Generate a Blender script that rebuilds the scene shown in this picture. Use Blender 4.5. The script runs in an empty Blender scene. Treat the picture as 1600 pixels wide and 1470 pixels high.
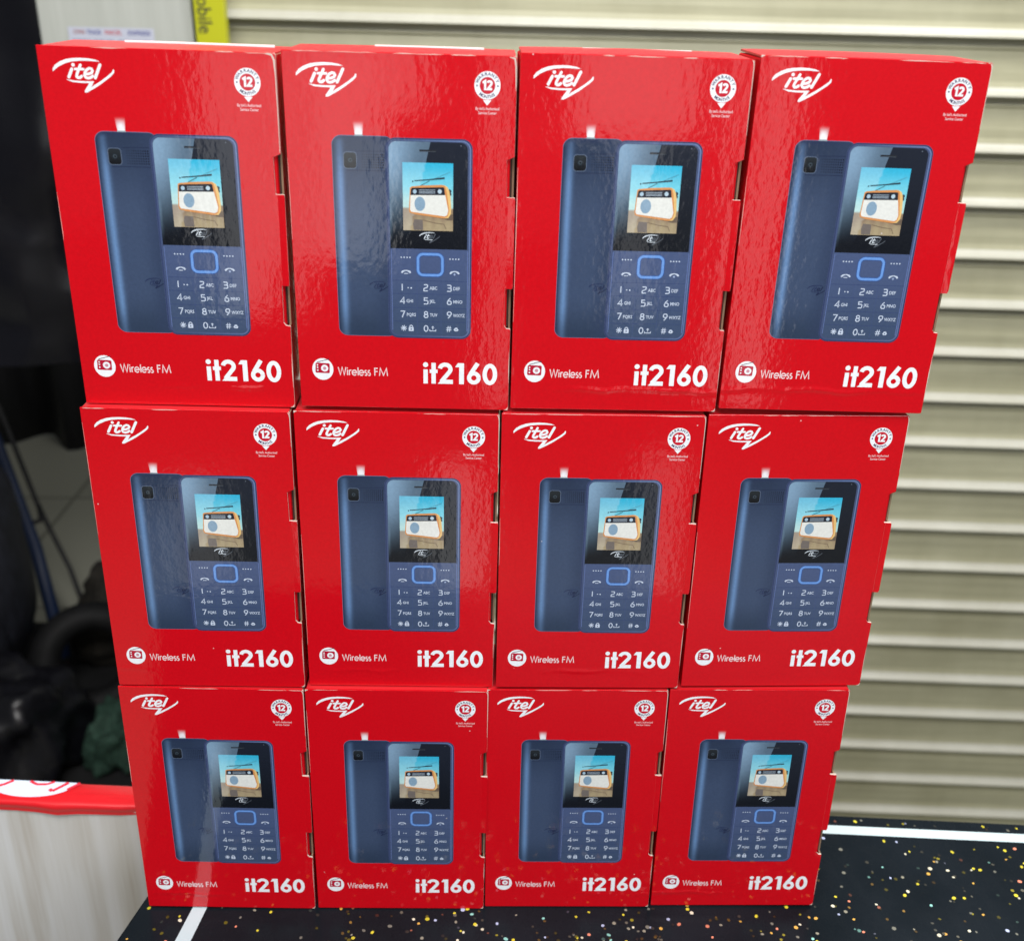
import bpy, math, random
from mathutils import Matrix, Vector
random.seed(7)
sc = bpy.context.scene
C = sc.collection

# ------------------------------------------------------------------ camera, world, lamps, exposure
W, H, D = 0.085, 0.1374, 0.038
FZ = -0.95        # floor level, table top is z = 0
cam_d = bpy.data.cameras.new('camera')
cam = bpy.data.objects.new('camera', cam_d); C.objects.link(cam); sc.camera = cam
p, ya, ro = 0.4271779, 0.03089719, 0.02516923
f = Vector((math.sin(ya)*math.cos(p), math.cos(ya)*math.cos(p), -math.sin(p)))
r = Vector((math.cos(ya), -math.sin(ya), 0)); u = r.cross(f)
r2 = r*math.cos(ro) + u*math.sin(ro); u2 = u*math.cos(ro) - r*math.sin(ro)
M = Matrix((r2, u2, -f)).transposed().to_4x4(); M.translation = (-0.00693, -0.40663, 0.43400)
cam.matrix_world = M
cam_d.sensor_fit = 'HORIZONTAL'; cam_d.sensor_width = 36; cam_d.lens = 37.125
cam_d.clip_start = 0.01; cam_d.clip_end = 100
cam_d.dof.use_dof = True; cam_d.dof.focus_distance = 0.465; cam_d.dof.aperture_fstop = 12

world = bpy.data.worlds.new('World'); sc.world = world; world.use_nodes = True
bg = world.node_tree.nodes['Background']
bg.inputs['Color'].default_value = (0.93, 0.97, 1.0, 1); bg.inputs['Strength'].default_value = 0.10

def area(name, loc, target, sx, sy, power, col=(1, 1, 1)):
    l = bpy.data.lights.new(name, 'AREA'); l.shape = 'RECTANGLE'; l.size = sx; l.size_y = sy
    l.energy = power; l.color = col
    o = bpy.data.objects.new(name, l); C.objects.link(o); o.location = loc
    o.rotation_euler = (Vector(target) - Vector(loc)).to_track_quat('-Z', 'Y').to_euler()
    return o
area('ceiling_lamp', (-0.1, -0.75, 1.75), (0, 0.05, 0.15), 1.3, 0.7, 42, (1, 0.98, 0.96))
area('shop_front_lamp', (0.5, -1.9, 0.9), (0, 0, 0.2), 1.2, 0.8, 20, (0.95, 0.98, 1))
area('aisle_lamp', (0.6, 0.45, 1.75), (0.45, 1.0, -0.35), 1.5, 0.3, 38, (1, 0.98, 0.94))
# added lamp panels, sized and placed to mirror as gloss patches in the card
for n, (x0, x1, z0, z1, L) in enumerate([(-0.48, -0.37, -0.12, 0.36, 0.9), (-0.36, -0.21, -0.02, 0.36, 1.1), (-0.205, -0.14, 0.24, 0.36, 0.9),
                                         (-0.03, 0.02, -0.30, 0.36, 0.8), (0.14, 0.38, 0.20, 0.38, 0.95), (0.24, 0.31, -0.12, 0.195, 0.7), (0.44, 0.51, -0.28, 0.38, 1.0),
                                         (-0.10, -0.01, -0.85, -0.42, 0.8), (0.33, 0.40, -0.75, -0.40, 0.6), (-0.62, -0.50, -0.70, -0.46, 0.5)]):
    w, h = x1-x0, z1-z0
    area('gloss_patch_lamp', ((x0+x1)/2, -1.5, (z0+z1)/2), ((x0+x1)/2, 0, (z0+z1)/2), w, h, 1.25*L*math.pi*w*h)

sc.view_settings.view_transform = 'Standard'; sc.view_settings.look = 'None'
sc.view_settings.exposure = 0; sc.view_settings.gamma = 1

# ------------------------------------------------------------------ helpers
def s2l(v):
    v /= 255
    return v/12.92 if v <= 0.04045 else ((v+0.055)/1.055)**2.4
def c(R, G, B, k=0.88): return (s2l(R)*k, s2l(G)*k, s2l(B)*k)
def mix(a, b, t):
    t = max(0, min(1, t)); return tuple(a[i]*(1-t)+b[i]*t for i in range(3))
def sm(a, b, x):
    t = max(0, min(1, (x-a)/(b-a))); return t*t*(3-2*t)
def tag(o, label=None, cat=None, group=None, kind=None):
    if label: o['label'] = label
    if cat: o['category'] = cat
    if group: o['group'] = group
    if kind: o['kind'] = kind
    return o
def empty(name, loc=(0, 0, 0), rot=(0, 0, 0)):
    o = bpy.data.objects.new(name, None); C.objects.link(o); o.location = loc; o.rotation_euler = rot
    o.empty_display_size = 0.02
    return o
def mesh_obj(name, verts, faces, mat, parent=None, cols=None, smooth=False):
    me = bpy.data.meshes.new(name); me.from_pydata(verts, [], faces); me.update()
    mats = mat if isinstance(mat, list) else [mat]
    for m in mats: me.materials.append(m)
    if cols:
        at = me.color_attributes.new('Col', 'FLOAT_COLOR', 'POINT')
        for i, k in enumerate(cols): at.data[i].color = (k[0], k[1], k[2], 1)
    if smooth:
        for q in me.polygons: q.use_smooth = True
    o = bpy.data.objects.new(name, me); C.objects.link(o)
    if parent: o.parent = parent
    return o
class MB:
    def __init__(s): s.v = []; s.f = []; s.m = []
    def quad(s, *pts, m=0):
        b = len(s.v); s.v += [tuple(q) for q in pts]; s.f.append(tuple(range(b, b+len(pts)))); s.m.append(m)
    def box(s, x0, x1, y0, y1, z0, z1, m=0, mats=None):
        b = len(s.v)
        s.v += [(x0,y0,z0),(x1,y0,z0),(x1,y1,z0),(x0,y1,z0),(x0,y0,z1),(x1,y0,z1),(x1,y1,z1),(x0,y1,z1)]
        for i, q in enumerate([(0,3,2,1),(4,5,6,7),(0,1,5,4),(1,2,6,5),(2,3,7,6),(3,0,4,7)]):
            s.f.append(tuple(b+k for k in q)); s.m.append(mats[i] if mats else m)
    def build(s, name, mat, parent=None, smooth=False):
        o = mesh_obj(name, s.v, s.f, mat, parent, smooth=smooth)
        for q, m in zip(o.data.polygons, s.m): q.material_index = m
        return o
def bevel(o, w, seg=2, ang=40):
    m = o.modifiers.new('bevel', 'BEVEL'); m.width = w; m.segments = seg; m.limit_method = 'ANGLE'; m.angle_limit = math.radians(ang)
    m.harden_normals = False
    return o
def tube(pts, rad, n=8):
    vs, fs = [], []
    for i, q in enumerate(pts):
        a = Vector(pts[max(0, i-1)]); b = Vector(pts[min(len(pts)-1, i+1)])
        t = (b-a).normalized(); s_ = t.orthogonal().normalized() if abs(t.z) > .9 else t.cross(Vector((0, 0, 1))).normalized()
        w_ = t.cross(s_)
        for k in range(n):
            an = 2*math.pi*k/n; vs.append(tuple(Vector(q) + (s_*math.cos(an)+w_*math.sin(an))*rad))
    for i in range(len(pts)-1):
        for k in range(n):
            fs.append((i*n+k, i*n+(k+1) % n, (i+1)*n+(k+1) % n, (i+1)*n+k))
    fs.append(tuple(range(n))[::-1]); fs.append(tuple((len(pts)-1)*n+k for k in range(n)))
    return vs, fs

# ------------------------------------------------------------------ materials
def mat(name, col=None, rough=0.5, coat=0, coat_rough=0.1, bump=None, attr=False, metallic=0, spec=0.5, extra=None):
    m = bpy.data.materials.new(name); m.use_nodes = True; nt = m.node_tree; nd = nt.nodes; lk = nt.links
    b = nd['Principled BSDF']
    b.inputs['Roughness'].default_value = rough; b.inputs['Metallic'].default_value = metallic
    b.inputs['Specular IOR Level'].default_value = spec
    b.inputs['Coat Weight'].default_value = coat; b.inputs['Coat Roughness'].default_value = coat_rough
    if attr:
        a = nd.new('ShaderNodeAttribute'); a.attribute_name = 'Col'; src = a.outputs['Color']
    else:
        a = nd.new('ShaderNodeRGB'); a.outputs[0].default_value = (*col, 1); src = a.outputs[0]
    if extra: src = extra(nt, src, b) or src
    lk.new(src, b.inputs['Base Color'])
    if bump: bump(nt, b)
    return m
def noise(nt, scale, detail=3, vec=None, rough=0.5):
    n = nt.nodes.new('ShaderNodeTexNoise'); n.inputs['Scale'].default_value = scale; n.inputs['Detail'].default_value = detail
    n.inputs['Roughness'].default_value = rough
    if vec: nt.links.new(vec, n.inputs['Vector'])
    return n.outputs['Fac']
def wpos(nt, sc3):
    g = nt.nodes.new('ShaderNodeNewGeometry'); mp = nt.nodes.new('ShaderNodeMapping'); mp.inputs['Scale'].default_value = sc3
    nt.links.new(g.outputs['Position'], mp.inputs['Vector']); return mp.outputs['Vector']
def math_(nt, op, a, b):
    n = nt.nodes.new('ShaderNodeMath'); n.operation = op
    for i, x in enumerate((a, b)):
        if isinstance(x, (int, float)): n.inputs[i].default_value = x
        else: nt.links.new(x, n.inputs[i])
    return n.outputs[0]
def ramp(nt, fac, stops):
    n = nt.nodes.new('ShaderNodeValToRGB'); nt.links.new(fac, n.inputs[0]); e = n.color_ramp.elements
    e[0].position, e[0].color = stops[0][0], (*stops[0][1], 1); e[1].position, e[1].color = stops[-1][0], (*stops[-1][1], 1)
    for pos, col in stops[1:-1]:
        x = e.new(pos); x.color = (*col, 1)
    return n.outputs[0]
def mixc(nt, fac, a, b, typ='MIX'):
    n = nt.nodes.new('ShaderNodeMix'); n.data_type = 'RGBA'; n.blend_type = typ
    for s_, x in ((0, fac), (6, a), (7, b)):
        if isinstance(x, (int, float)): n.inputs[s_].default_value = x
        elif isinstance(x, tuple): n.inputs[s_].default_value = (*x, 1)
        else: nt.links.new(x, n.inputs[s_])
    return n.outputs[2]

def card_bump(nt, b):
    # hammered gloss of thin corrugated board: pea-sized dents, vertical flutes and a slow warp
    dents = noise(nt, 1.0, 2, wpos(nt, (420, 420, 260)))
    flutes = noise(nt, 1.0, 1, wpos(nt, (260, 260, 22)))
    warp = noise(nt, 1.0, 1, wpos(nt, (26, 26, 20)))
    h = math_(nt, 'ADD', math_(nt, 'MULTIPLY', dents, 0.045), math_(nt, 'MULTIPLY', flutes, 0.020))
    h = math_(nt, 'ADD', h, math_(nt, 'MULTIPLY', warp, 0.14))
    # pressed crease running across the card a centimetre above its lower fold, broken here and there
    tc = nt.nodes.new('ShaderNodeTexCoord'); sep = nt.nodes.new('ShaderNodeSeparateXYZ'); nt.links.new(tc.outputs['Object'], sep.inputs[0])
    zz = math_(nt, 'ADD', sep.outputs['Z'], math_(nt, 'MULTIPLY', noise(nt, 1.0, 3, wpos(nt, (50, 50, 8))), 0.006))
    g_ = math_(nt, 'DIVIDE', math_(nt, 'SUBTRACT', zz, 0.0125), 0.0011)
    g_ = math_(nt, 'POWER', 2.718, math_(nt, 'MULTIPLY', math_(nt, 'MULTIPLY', g_, g_), -1.0))
    gate = math_(nt, 'MULTIPLY', math_(nt, 'MAXIMUM', math_(nt, 'SUBTRACT', noise(nt, 1.0, 2, wpos(nt, (16, 16, 9))), 0.5), 0.0), 2.0)
    h = math_(nt, 'ADD', h, math_(nt, 'MULTIPLY', math_(nt, 'MULTIPLY', g_, gate), 0.45))
    bp = nt.nodes.new('ShaderNodeBump'); bp.inputs['Strength'].default_value = 1.0; bp.inputs['Distance'].default_value = 0.0011
    nt.links.new(h, bp.inputs['Height'])
    nt.links.new(bp.outputs[0], b.inputs['Coat Normal']); nt.links.new(bp.outputs[0], b.inputs['Normal'])
def card_extra(nt, src, b):
    n1 = noise(nt, 1.0, 4, wpos(nt, (900, 900, 900)))
    src2 = mixc(nt, 1.0, src, ramp(nt, n1, [(0.3, (0.93,)*3), (0.7, (1.04,)*3)]), 'MULTIPLY')
    # sparse paper dust specks
    v = nt.nodes.new('ShaderNodeTexVoronoi'); v.inputs['Scale'].default_value = 95; nt.links.new(wpos(nt, (1, 1, 1)), v.inputs['Vector'])
    d = math_(nt, 'LESS_THAN', v.outputs['Distance'], 0.030)
    sel = nt.nodes.new('ShaderNodeSeparateColor'); nt.links.new(v.outputs['Color'], sel.inputs[0])
    d = math_(nt, 'MULTIPLY', d, math_(nt, 'GREATER_THAN', sel.outputs[0], 0.82))
    rr = noise(nt, 1.0, 3, wpos(nt, (60, 60, 40)))
    mr = nt.nodes.new('ShaderNodeMapRange'); nt.links.new(rr, mr.inputs['Value']); mr.inputs['To Min'].default_value = 0.045; mr.inputs['To Max'].default_value = 0.11
    nt.links.new(mr.outputs[0], b.inputs['Coat Roughness'])
    b.inputs['Coat IOR'].default_value = 1.6
    return mixc(nt, math_(nt, 'MULTIPLY', d, 0.55), src2, (0.8, 0.75, 0.75))
REDC = (0.60, 0.0010, 0.0075)
red = mat('glossy_red_card', REDC, 0.6, 1.0, 0.1, card_bump, extra=card_extra, spec=0.05)
redside = mat('satin_red_card', REDC, 0.65, 0.15, 0.4, card_bump, extra=lambda nt, s_, b: None, spec=0.1)
topred = mat('scuffed_red_card', (0.62, 0.012, 0.02), 0.5, 0.5, 0.35, card_bump, spec=0.5)
ink = mat('glossy_printed_card', None, 0.6, 1.0, 0.1, card_bump, attr=True, extra=card_extra, spec=0.05)
def fiber(nt, src, b):
    return mixc(nt, 1.0, src, ramp(nt, noise(nt, 900, 4), [(0.3, (0.6, 0.55, 0.5)), (0.7, (1, 1, 1))]), 'MULTIPLY')
kraft = mat('raw_card_edge', (0.30, 0.20, 0.13), 0.9, extra=fiber)
worn = mat('worn_white_card', (0.78, 0.72, 0.66), 0.9, extra=fiber)
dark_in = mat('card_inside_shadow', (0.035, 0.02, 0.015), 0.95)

# ------------------------------------------------------------------ flat artwork builder (millimetres from the panel's top left corner)
HM = 137.4
class Art:
    def __init__(s, base=1): s.v = []; s.f = []; s.c = []; s.k = base; s.sub = 0
    def off(s): s.sub += 1; return -(0.02*s.k + 0.0012*(s.sub % 12))
    def lay(s, n): s.k = n; s.sub = 0; return s
    def pts(s, P, col, y=None):
        y = s.off() if y is None else y; b = len(s.v)
        for q in P:
            s.v.append(((q[0]-42.5)/1000, y/1000, (HM-q[1])/1000)); s.c.append(col(q[0], q[1]) if callable(col) else col)
        return b
    def face(s, idx):
        a = 0
        for i in range(len(idx)):
            x0, _, z0 = s.v[idx[i]]; x1, _, z1 = s.v[idx[(i+1) % len(idx)]]; a += x0*z1-x1*z0
        s.f.append(tuple(idx) if a > 0 else tuple(reversed(idx)))
    def poly(s, P, col, y=None):
        b = s.pts(P, col, y); s.face(list(range(b, b+len(P))))
    def disc(s, x, y, rx, ry=None, col=(1, 1, 1), n=28):
        ry = ry or rx; s.poly([(x+rx*math.cos(2*math.pi*i/n), y+ry*math.sin(2*math.pi*i/n)) for i in range(n)], col)
    def stroke(s, P, w, col, closed=False, cap=False):
        n = len(P); L, R = [], []
        for i in range(n):
            a = P[(i-1) % n] if (closed or i > 0) else P[i]; b = P[(i+1) % n] if (closed or i < n-1) else P[i]
            d1 = (P[i][0]-a[0], P[i][1]-a[1]); d2 = (b[0]-P[i][0], b[1]-P[i][1])
            l1 = math.hypot(*d1); l2 = math.hypot(*d2)
            if l1 < 1e-9: d1, l1 = d2, l2
            if l2 < 1e-9: d2, l2 = d1, l1
            d1 = (d1[0]/l1, d1[1]/l1); d2 = (d2[0]/l2, d2[1]/l2)
            nx, ny = -(d1[1]+d2[1]), d1[0]+d2[0]; l = math.hypot(nx, ny) or 1; nx /= l; ny /= l
            k = 1/max(0.5, abs(nx*-d1[1]+ny*d1[0])); ww = (w[i] if isinstance(w, (list, tuple)) else w)/2*k
            L.append((P[i][0]+nx*ww, P[i][1]+ny*ww)); R.append((P[i][0]-nx*ww, P[i][1]-ny*ww))
        y = s.off(); b = s.pts(L+R, col, y)
        for i in range(n if closed else n-1):
            j = (i+1) % n; s.face([b+i, b+j, b+n+j, b+n+i])
        if cap:
            ww = (w if not isinstance(w, (list, tuple)) else w[0])/2; s.disc(P[0][0], P[0][1], ww, None, col, 12)
            ww = (w if not isinstance(w, (list, tuple)) else w[-1])/2; s.disc(P[-1][0], P[-1][1], ww, None, col, 12)
    def rgrid(s, x0, y0, x1, y1, rr, col, nx=14, ny=40, right=None, rtop=None, rbot=None):
        rt = rr if rtop is None else rtop; rb = rr if rbot is None else rbot
        ys = [y0+(y1-y0)*j/ny for j in range(ny+1)]
        if rt: ys += [y0+rt*(1-math.cos(a*math.pi/16)) for a in range(1, 8)]
        if rb: ys += [y1-rb*(1-math.cos(a*math.pi/16)) for a in range(1, 8)]
        ys = sorted(set(ys)); y = s.off(); rows = []
        for yy in ys:
            ins = 0
            if rt and yy < y0+rt: ins = rt-math.sqrt(max(0, rt*rt-(y0+rt-yy)**2))
            if rb and yy > y1-rb: ins = rb-math.sqrt(max(0, rb*rb-(yy-y1+rb)**2))
            a, bb = x0+ins, (x1-ins if right is None else right(yy))
            rows.append(s.pts([(a+(bb-a)*i/nx, yy) for i in range(nx+1)], col, y))
        for j in range(len(rows)-1):
            for i in range(nx): s.face([rows[j]+i, rows[j]+i+1, rows[j+1]+i+1, rows[j+1]+i])
    def text(s, t, x, y, size, col, align='CENTER', rot=0, sx=1, shear=0, font_off=0):
        cu = bpy.data.curves.new('t', 'FONT'); cu.body = t; cu.size = size; cu.align_x = align; cu.align_y = 'CENTER'; cu.offset = font_off
        cu.resolution_u = 2
        o = bpy.data.objects.new('t', cu); C.objects.link(o); bpy.context.view_layer.update()
        me = o.evaluated_get(bpy.context.evaluated_depsgraph_get()).to_mesh()
        yy = s.off(); ca, sa = math.cos(rot), math.sin(rot)
        P = []
        for q in me.vertices:
            a, b = q.co.x*sx+shear*q.co.y, -q.co.y
            P.append((x+a*ca-b*sa, y+a*sa+b*ca))
        b0 = s.pts(P, col, yy)
        for q in me.polygons: s.face([b0+k for k in q.vertices])
        bpy.data.objects.remove(o)
    def build(s, name, parent, m=None): return mesh_obj(name, s.v, s.f, m or ink, parent, s.c)
def arc(cx, cy, rx, ry, a0, a1, n=18):     # degrees, y down, angle measured counter-clockwise as seen
    return [(cx+rx*math.cos(math.radians(a0+(a1-a0)*i/n)), cy-ry*math.sin(math.radians(a0+(a1-a0)*i/n))) for i in range(n+1)]

WHITE = (0.86, 0.90, 0.95)
# light geometric digits, unit height, origin at baseline left, y up
def G(P): return [(x, -y) for x, y in P]
GL = {
 '1': [[(0.30, 1), (0.30, 0)]],
 '2': [[(0.02, 0.97), (0.50, 0.97), (0.58, 0.9), (0.58, 0.68), (0.50, 0.55), (0.08, 0.40), (0.02, 0.30), (0.02, 0.03), (0.62, 0.03)]],
 '3': [[(0.02, 0.97), (0.48, 0.97), (0.58, 0.88), (0.58, 0.62), (0.46, 0.52), (0.10, 0.52)], [(0.46, 0.52), (0.62, 0.42), (0.62, 0.13), (0.50, 0.03), (0.0, 0.03)]],
 '4': [[(0.52, 0), (0.52, 1), (0.0, 0.3), (0.72, 0.3)]],
 '5': [[(0.60, 0.97), (0.08, 0.97), (0.08, 0.58), (0.48, 0.58), (0.62, 0.47), (0.62, 0.14), (0.5, 0.03), (0.0, 0.03)]],
 '6': [[(0.5, 1), (0.2, 0.7), (0.05, 0.42), (0.05, 0.15), (0.2, 0.02), (0.48, 0.02), (0.62, 0.15), (0.62, 0.42), (0.5, 0.55), (0.1, 0.55)]],
 '7': [[(0.0, 0.97), (0.62, 0.97), (0.22, 0)]],
 '8': [G(arc(0.33, -0.74, 0.24, 0.22, 0, 360, 16)), G(arc(0.33, -0.27, 0.29, 0.25, 0, 360, 16))],
 '9': [[(0.16, 0), (0.45, 0.32), (0.62, 0.6), (0.62, 0.85), (0.48, 0.98), (0.18, 0.98), (0.05, 0.85), (0.05, 0.58), (0.18, 0.46), (0.56, 0.46)]],
 '0': [G(arc(0.33, -0.5, 0.30, 0.47, 0, 360, 20))],
}
def glyph(a, ch, x, base, h, w, col):
    for P in GL[ch]: a.stroke([(x+q[0]*h, base-q[1]*h) for q in P], w, col, cap=False)

def speech_logo(a, x0, y0, k, col, col2=None):
    """swoosh speech bubble with the four slanted letters; original coordinates in mm on the carton"""
    col2 = col2 or col
    T = lambda P: [(x0+(x-5)*k, y0+(y-4)*k) for x, y in P]
    top = [(4.92, 8.73), (5.02, 7.67), (6.04, 6.43), (7.8, 5.31), (10.07, 4.46), (12.4, 4.07), (15.25, 3.88), (17.98, 3.99), (20.44, 4.35), (22.05, 4.96)]
    bot = [(4.92, 8.73), (5.93, 7.94), (7.09, 7.06), (9.48, 5.91), (11.93, 5.21), (14.92, 4.87), (17.2, 4.80), (18.6, 4.82), (20.53, 4.94), (22.05, 4.96)]
    def strip(A, B, cc):
        A, B = T(A), T(B); y = a.off(); b = a.pts(A+B, cc, y); n = len(A)
        for i in range(n-1):
            q = [b+i, b+i+1, b+n+i+1, b+n+i]; a.face(q)
    strip(top, bot, col)
    lw = 1.05*k
    def st(P, w=lw, cc=col, cap=True): a.stroke(T(P), w, cc, cap=cap)
    st([(10.37, 10.48), (11.75, 7.75)]); q = T([(12.41, 6.32)])[0]; a.disc(q[0], q[1], 0.62*k, None, col, 16)
    st([(14.98, 6.30), (14.1, 8.0), (13.3, 9.6), (13.2, 10.25), (13.6, 10.65), (14.3, 10.6), (14.95, 10.1)], 0.95*k)
    st([(12.9, 7.72), (15.9, 7.68)], 0.85*k)
    st([(16.4, 9.35), (17.6, 9.25), (18.7, 8.8), (19.1, 8.1), (18.75, 7.5), (18.0, 7.35), (17.1, 7.8), (16.3, 8.8), (16.0, 9.8), (16.4, 10.5), (17.2, 10.72), (18.2, 10.45), (18.95, 9.9)], 0.9*k, col2)
    st([(21.98, 6.05), (19.78, 10.49)], lw, col2)
    strip([(9.44, 11.28), (11.89, 11.62), (14.2, 11.75), (16.43, 11.77), (19.25, 11.66)],
          [(9.44, 11.38), (11.4, 12.15), (14.2, 12.36), (16.2, 12.38), (18.75, 12.4)], col)
    strip([(17.38, 12.40), (15.46, 15.01), (15.4, 15.6)], [(18.74, 12.41), (17.9, 13.9), (16.19, 15.65)], col2)
    strip([(16.25, 15.62), (19.3, 13.97), (21.69, 12.52), (25.32, 9.95), (26.73, 8.62), (26.80, 7.60)],
          [(17.93, 13.88), (19.0, 13.05), (21.2, 11.8), (23.77, 10.1), (25.9, 8.43), (26.5, 7.45)], col2)

# ------------------------------------------------------------------ one phone carton with all its parts
def outline_front():
    # millimetres, x to the right from the left edge, distance from the top; right edge carries two lock notches
    W_ = 85
    return [(0, 0), (W_-0.6, 0), (W_, 0.6), (W_, 35.3), (W_-2.9, 36.6), (W_-2.7, 50.2), (W_+0.5, 50.2), (W_+0.55, 56), (W_+0.5, 85.6), (W_-2.4, 85.6),
            (W_-2.5, 100.4), (W_-1.6, 101.6), (W_+0.1, 101.9), (W_, 136.2), (W_-0.5, 136.6), (0.4, 136.6), (0, 136.2)]
def plate(P, y0, y1, name, mats, parent):
    """panel cut from board: outline in (x, d) mm, front at y0, back at y1; raw edges get material 1"""
    n = len(P); V = [((x-42.5)/1000, y0, (HM-d)/1000) for x, d in P] + [((x-42.5)/1000, y1, (HM-d)/1000) for x, d in P]
    F = [tuple(range(n))[::-1], tuple(range(n, 2*n))]
    F += [(i, (i+1) % n, n+(i+1) % n, n+i) for i in range(n)]
    o = mesh_obj(name, V, F, mats, parent)
    for k, q in enumerate(o.data.polygons): q.material_index = 0 if k < 2 else 1
    return o

def make_carton():
    root = empty('phone_box')
    b = MB(); b.box(-W/2+0.0004, W/2-0.0017, 0.0011, D, 0.0004, H-0.0012)
    body = b.build('carton_body', [redside], root); bevel(body, 0.0008, 3)
    for q in body.data.vertices:         # the carton swells slightly towards its back
        if q.co.y > 0.01: q.co.x += math.copysign(0.00045 if q.co.x < 0 else 0.0015, q.co.x)
    fp = plate(outline_front(), 0.0, 0.0009, 'front_panel', [red, worn], root)
    for q in fp.data.polygons:       # the left fold and the top fold are printed red, the others are raw cut board
        if abs(q.center.x+W/2) < 1e-4 or q.center.z > H-0.0002: q.material_index = 0
    bevel(fp, 0.00018, 2)
    # right side wall with matching notches
    s = []
    segs = [(0.8, 35.0, 0.0009), (35.0, 50.4, 0.0030), (50.4, 85.4, 0.0009), (85.4, 101.8, 0.0030), (101.8, 136.8, 0.0009)]
    sp = MB()
    P = []
    for a, bb, y in segs: P += [(y, a), (y, bb)]
    P += [(D-0.0003, 136.8), (D-0.0003, 0.8)]
    x1, x0 = W/2-0.00005, W/2-0.0008; n = len(P)
    V = [(x1, y, (HM-d)/1000) for y, d in P] + [(x0, y, (HM-d)/1000) for y, d in P]
    F = [tuple(range(n))[::-1], tuple(range(n, 2*n))] + [(i, (i+1) % n, n+(i+1) % n, n+i) for i in range(n)]
    o = mesh_obj('side_panel', V, F, [red, kraft], root)
    for k, q in enumerate(o.data.polygons): q.material_index = 0 if k < 2 else 1
    # the locking tab between the notches is a flap of its own, standing a hair proud and a little skewed
    t_ = plate([(82.9, 50.35), (85.35, 50.35), (85.6, 51.2), (85.6, 84.4), (85.2, 85.5), (82.9, 85.5)], -0.0003, 0.0002, 'lock_tab', [red, worn], root)
    for q in t_.data.vertices:
        if q.co.x < 0.0408: q.co.y += 0.00022
    # near-black block painted as the shade inside each notch
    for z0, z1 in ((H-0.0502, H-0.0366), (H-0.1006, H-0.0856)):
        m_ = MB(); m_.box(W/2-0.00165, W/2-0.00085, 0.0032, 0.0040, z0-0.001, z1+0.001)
        m_.build('slot_shade', dark_in, root)
    return root

def top_flap(root, arch, back_rise=0.0004):
    nx, ny = 16, 6; V, F = [], []
    for side in (0, 1):
        for j in range(ny+1):
            for i in range(nx+1):
                x = -W/2+0.0006+(W-0.0012)*i/nx; y = 0.0008+(D-0.0010)*j/ny
                z = H-0.0002+arch*math.sin(math.pi*i/nx)**0.8*(0.35+0.65*math.sin(math.pi*min(1, (j+0.3)/ny)))+back_rise*j/ny
                V.append((x, y, z-(0.0008 if side else 0)))
    N = (nx+1)*(ny+1)
    for j in range(ny):
        for i in range(nx):
            a = j*(nx+1)+i; F.append((a, a+1, a+nx+2, a+nx+1)); F.append((N+a, N+a+nx+1, N+a+nx+2, N+a+1))
    k0 = len(F)
    ring = [i for i in range(nx+1)] + [j*(nx+1)+nx for j in range(1, ny+1)] + [ny*(nx+1)+i for i in range(nx-1, -1, -1)] + [j*(nx+1) for j in range(ny-1, 0, -1)]
    for t in range(len(ring)):
        a, b_ = ring[t], ring[(t+1) % len(ring)]; F.append((a, N+a, N+b_, b_))
    o = mesh_obj('top_flap', V, F, [topred, worn], root, smooth=False)
    return o

proto = make_carton()

# --- print: brand logo, top left
a = Art(1); speech_logo(a, 5.0, 4.0, 1.0, WHITE); a.build('brand_logo', proto)
# --- print: warranty badge, top right
a = Art(1); bx, by = 74.35, 10.3
a.disc(bx, by, 4.75, 4.9, WHITE, 48); a.lay(2).disc(bx, by, 2.85, 2.95, c(205, 12, 45), 40)
a.lay(1).poly([(bx-1.55, 15.35), (bx+1.55, 15.35), (bx, 17.2)], WHITE)
a.lay(3)
glw = 0.78
a.stroke([(bx-1.75, 9.35), (bx-0.85, 8.8), (bx-0.85, 11.9)], glw, WHITE)
a.stroke(arc(bx+0.75, 9.5, 0.75, 0.68, 165, -35, 12)+[(bx+0.15, 11.5), (bx+1.75, 11.52)], glw, WHITE)
GREY = c(70, 60, 100)
for i, ch in enumerate('WARRANTY'):
    t = math.radians(-66+i*18.9); a.text(ch, bx+3.85*math.sin(t), by-3.95*math.cos(t), 1.55, GREY, rot=t, font_off=0.04)
for i, ch in enumerate('MONTHS'):
    t = math.radians(-38+i*15.2); a.text(ch, bx+3.85*math.sin(t), by+3.95*math.cos(t), 1.5, GREY, rot=-t, font_off=0.04)
for sx in (-1, 1): a.disc(bx+sx*3.8, by+0.1, 0.33, None, GREY, 10)
a.text("By itel's Authorised", bx+0.1, 18.35, 1.42, c(255, 215, 220), sx=0.78, font_off=0.02)
a.text("Service Center", bx+0.1, 19.85, 1.42, c(255, 215, 220), sx=0.78, font_off=0.02)
a.build('warranty_badge', proto)

# --- print: handset picture (back of one phone, front of the other)
pic_root = Art(1)
NAVY, NAVYD, NAVYL = c(58, 73, 102), c(32, 43, 64), c(112, 150, 200)
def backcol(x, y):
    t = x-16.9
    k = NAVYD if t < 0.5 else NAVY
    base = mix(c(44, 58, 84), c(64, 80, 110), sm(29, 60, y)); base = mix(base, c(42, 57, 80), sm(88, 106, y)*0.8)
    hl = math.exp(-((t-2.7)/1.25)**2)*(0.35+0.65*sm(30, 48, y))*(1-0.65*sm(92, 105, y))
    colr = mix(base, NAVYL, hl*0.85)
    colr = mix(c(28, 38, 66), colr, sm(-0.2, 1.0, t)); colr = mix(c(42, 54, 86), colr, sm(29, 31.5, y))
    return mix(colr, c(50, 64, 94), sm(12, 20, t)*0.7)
p_ = pic_root
p_.rgrid(16.7, 28.9, 40, 105.9, 3.6, c(92, 108, 142), 2, 4)
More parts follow.
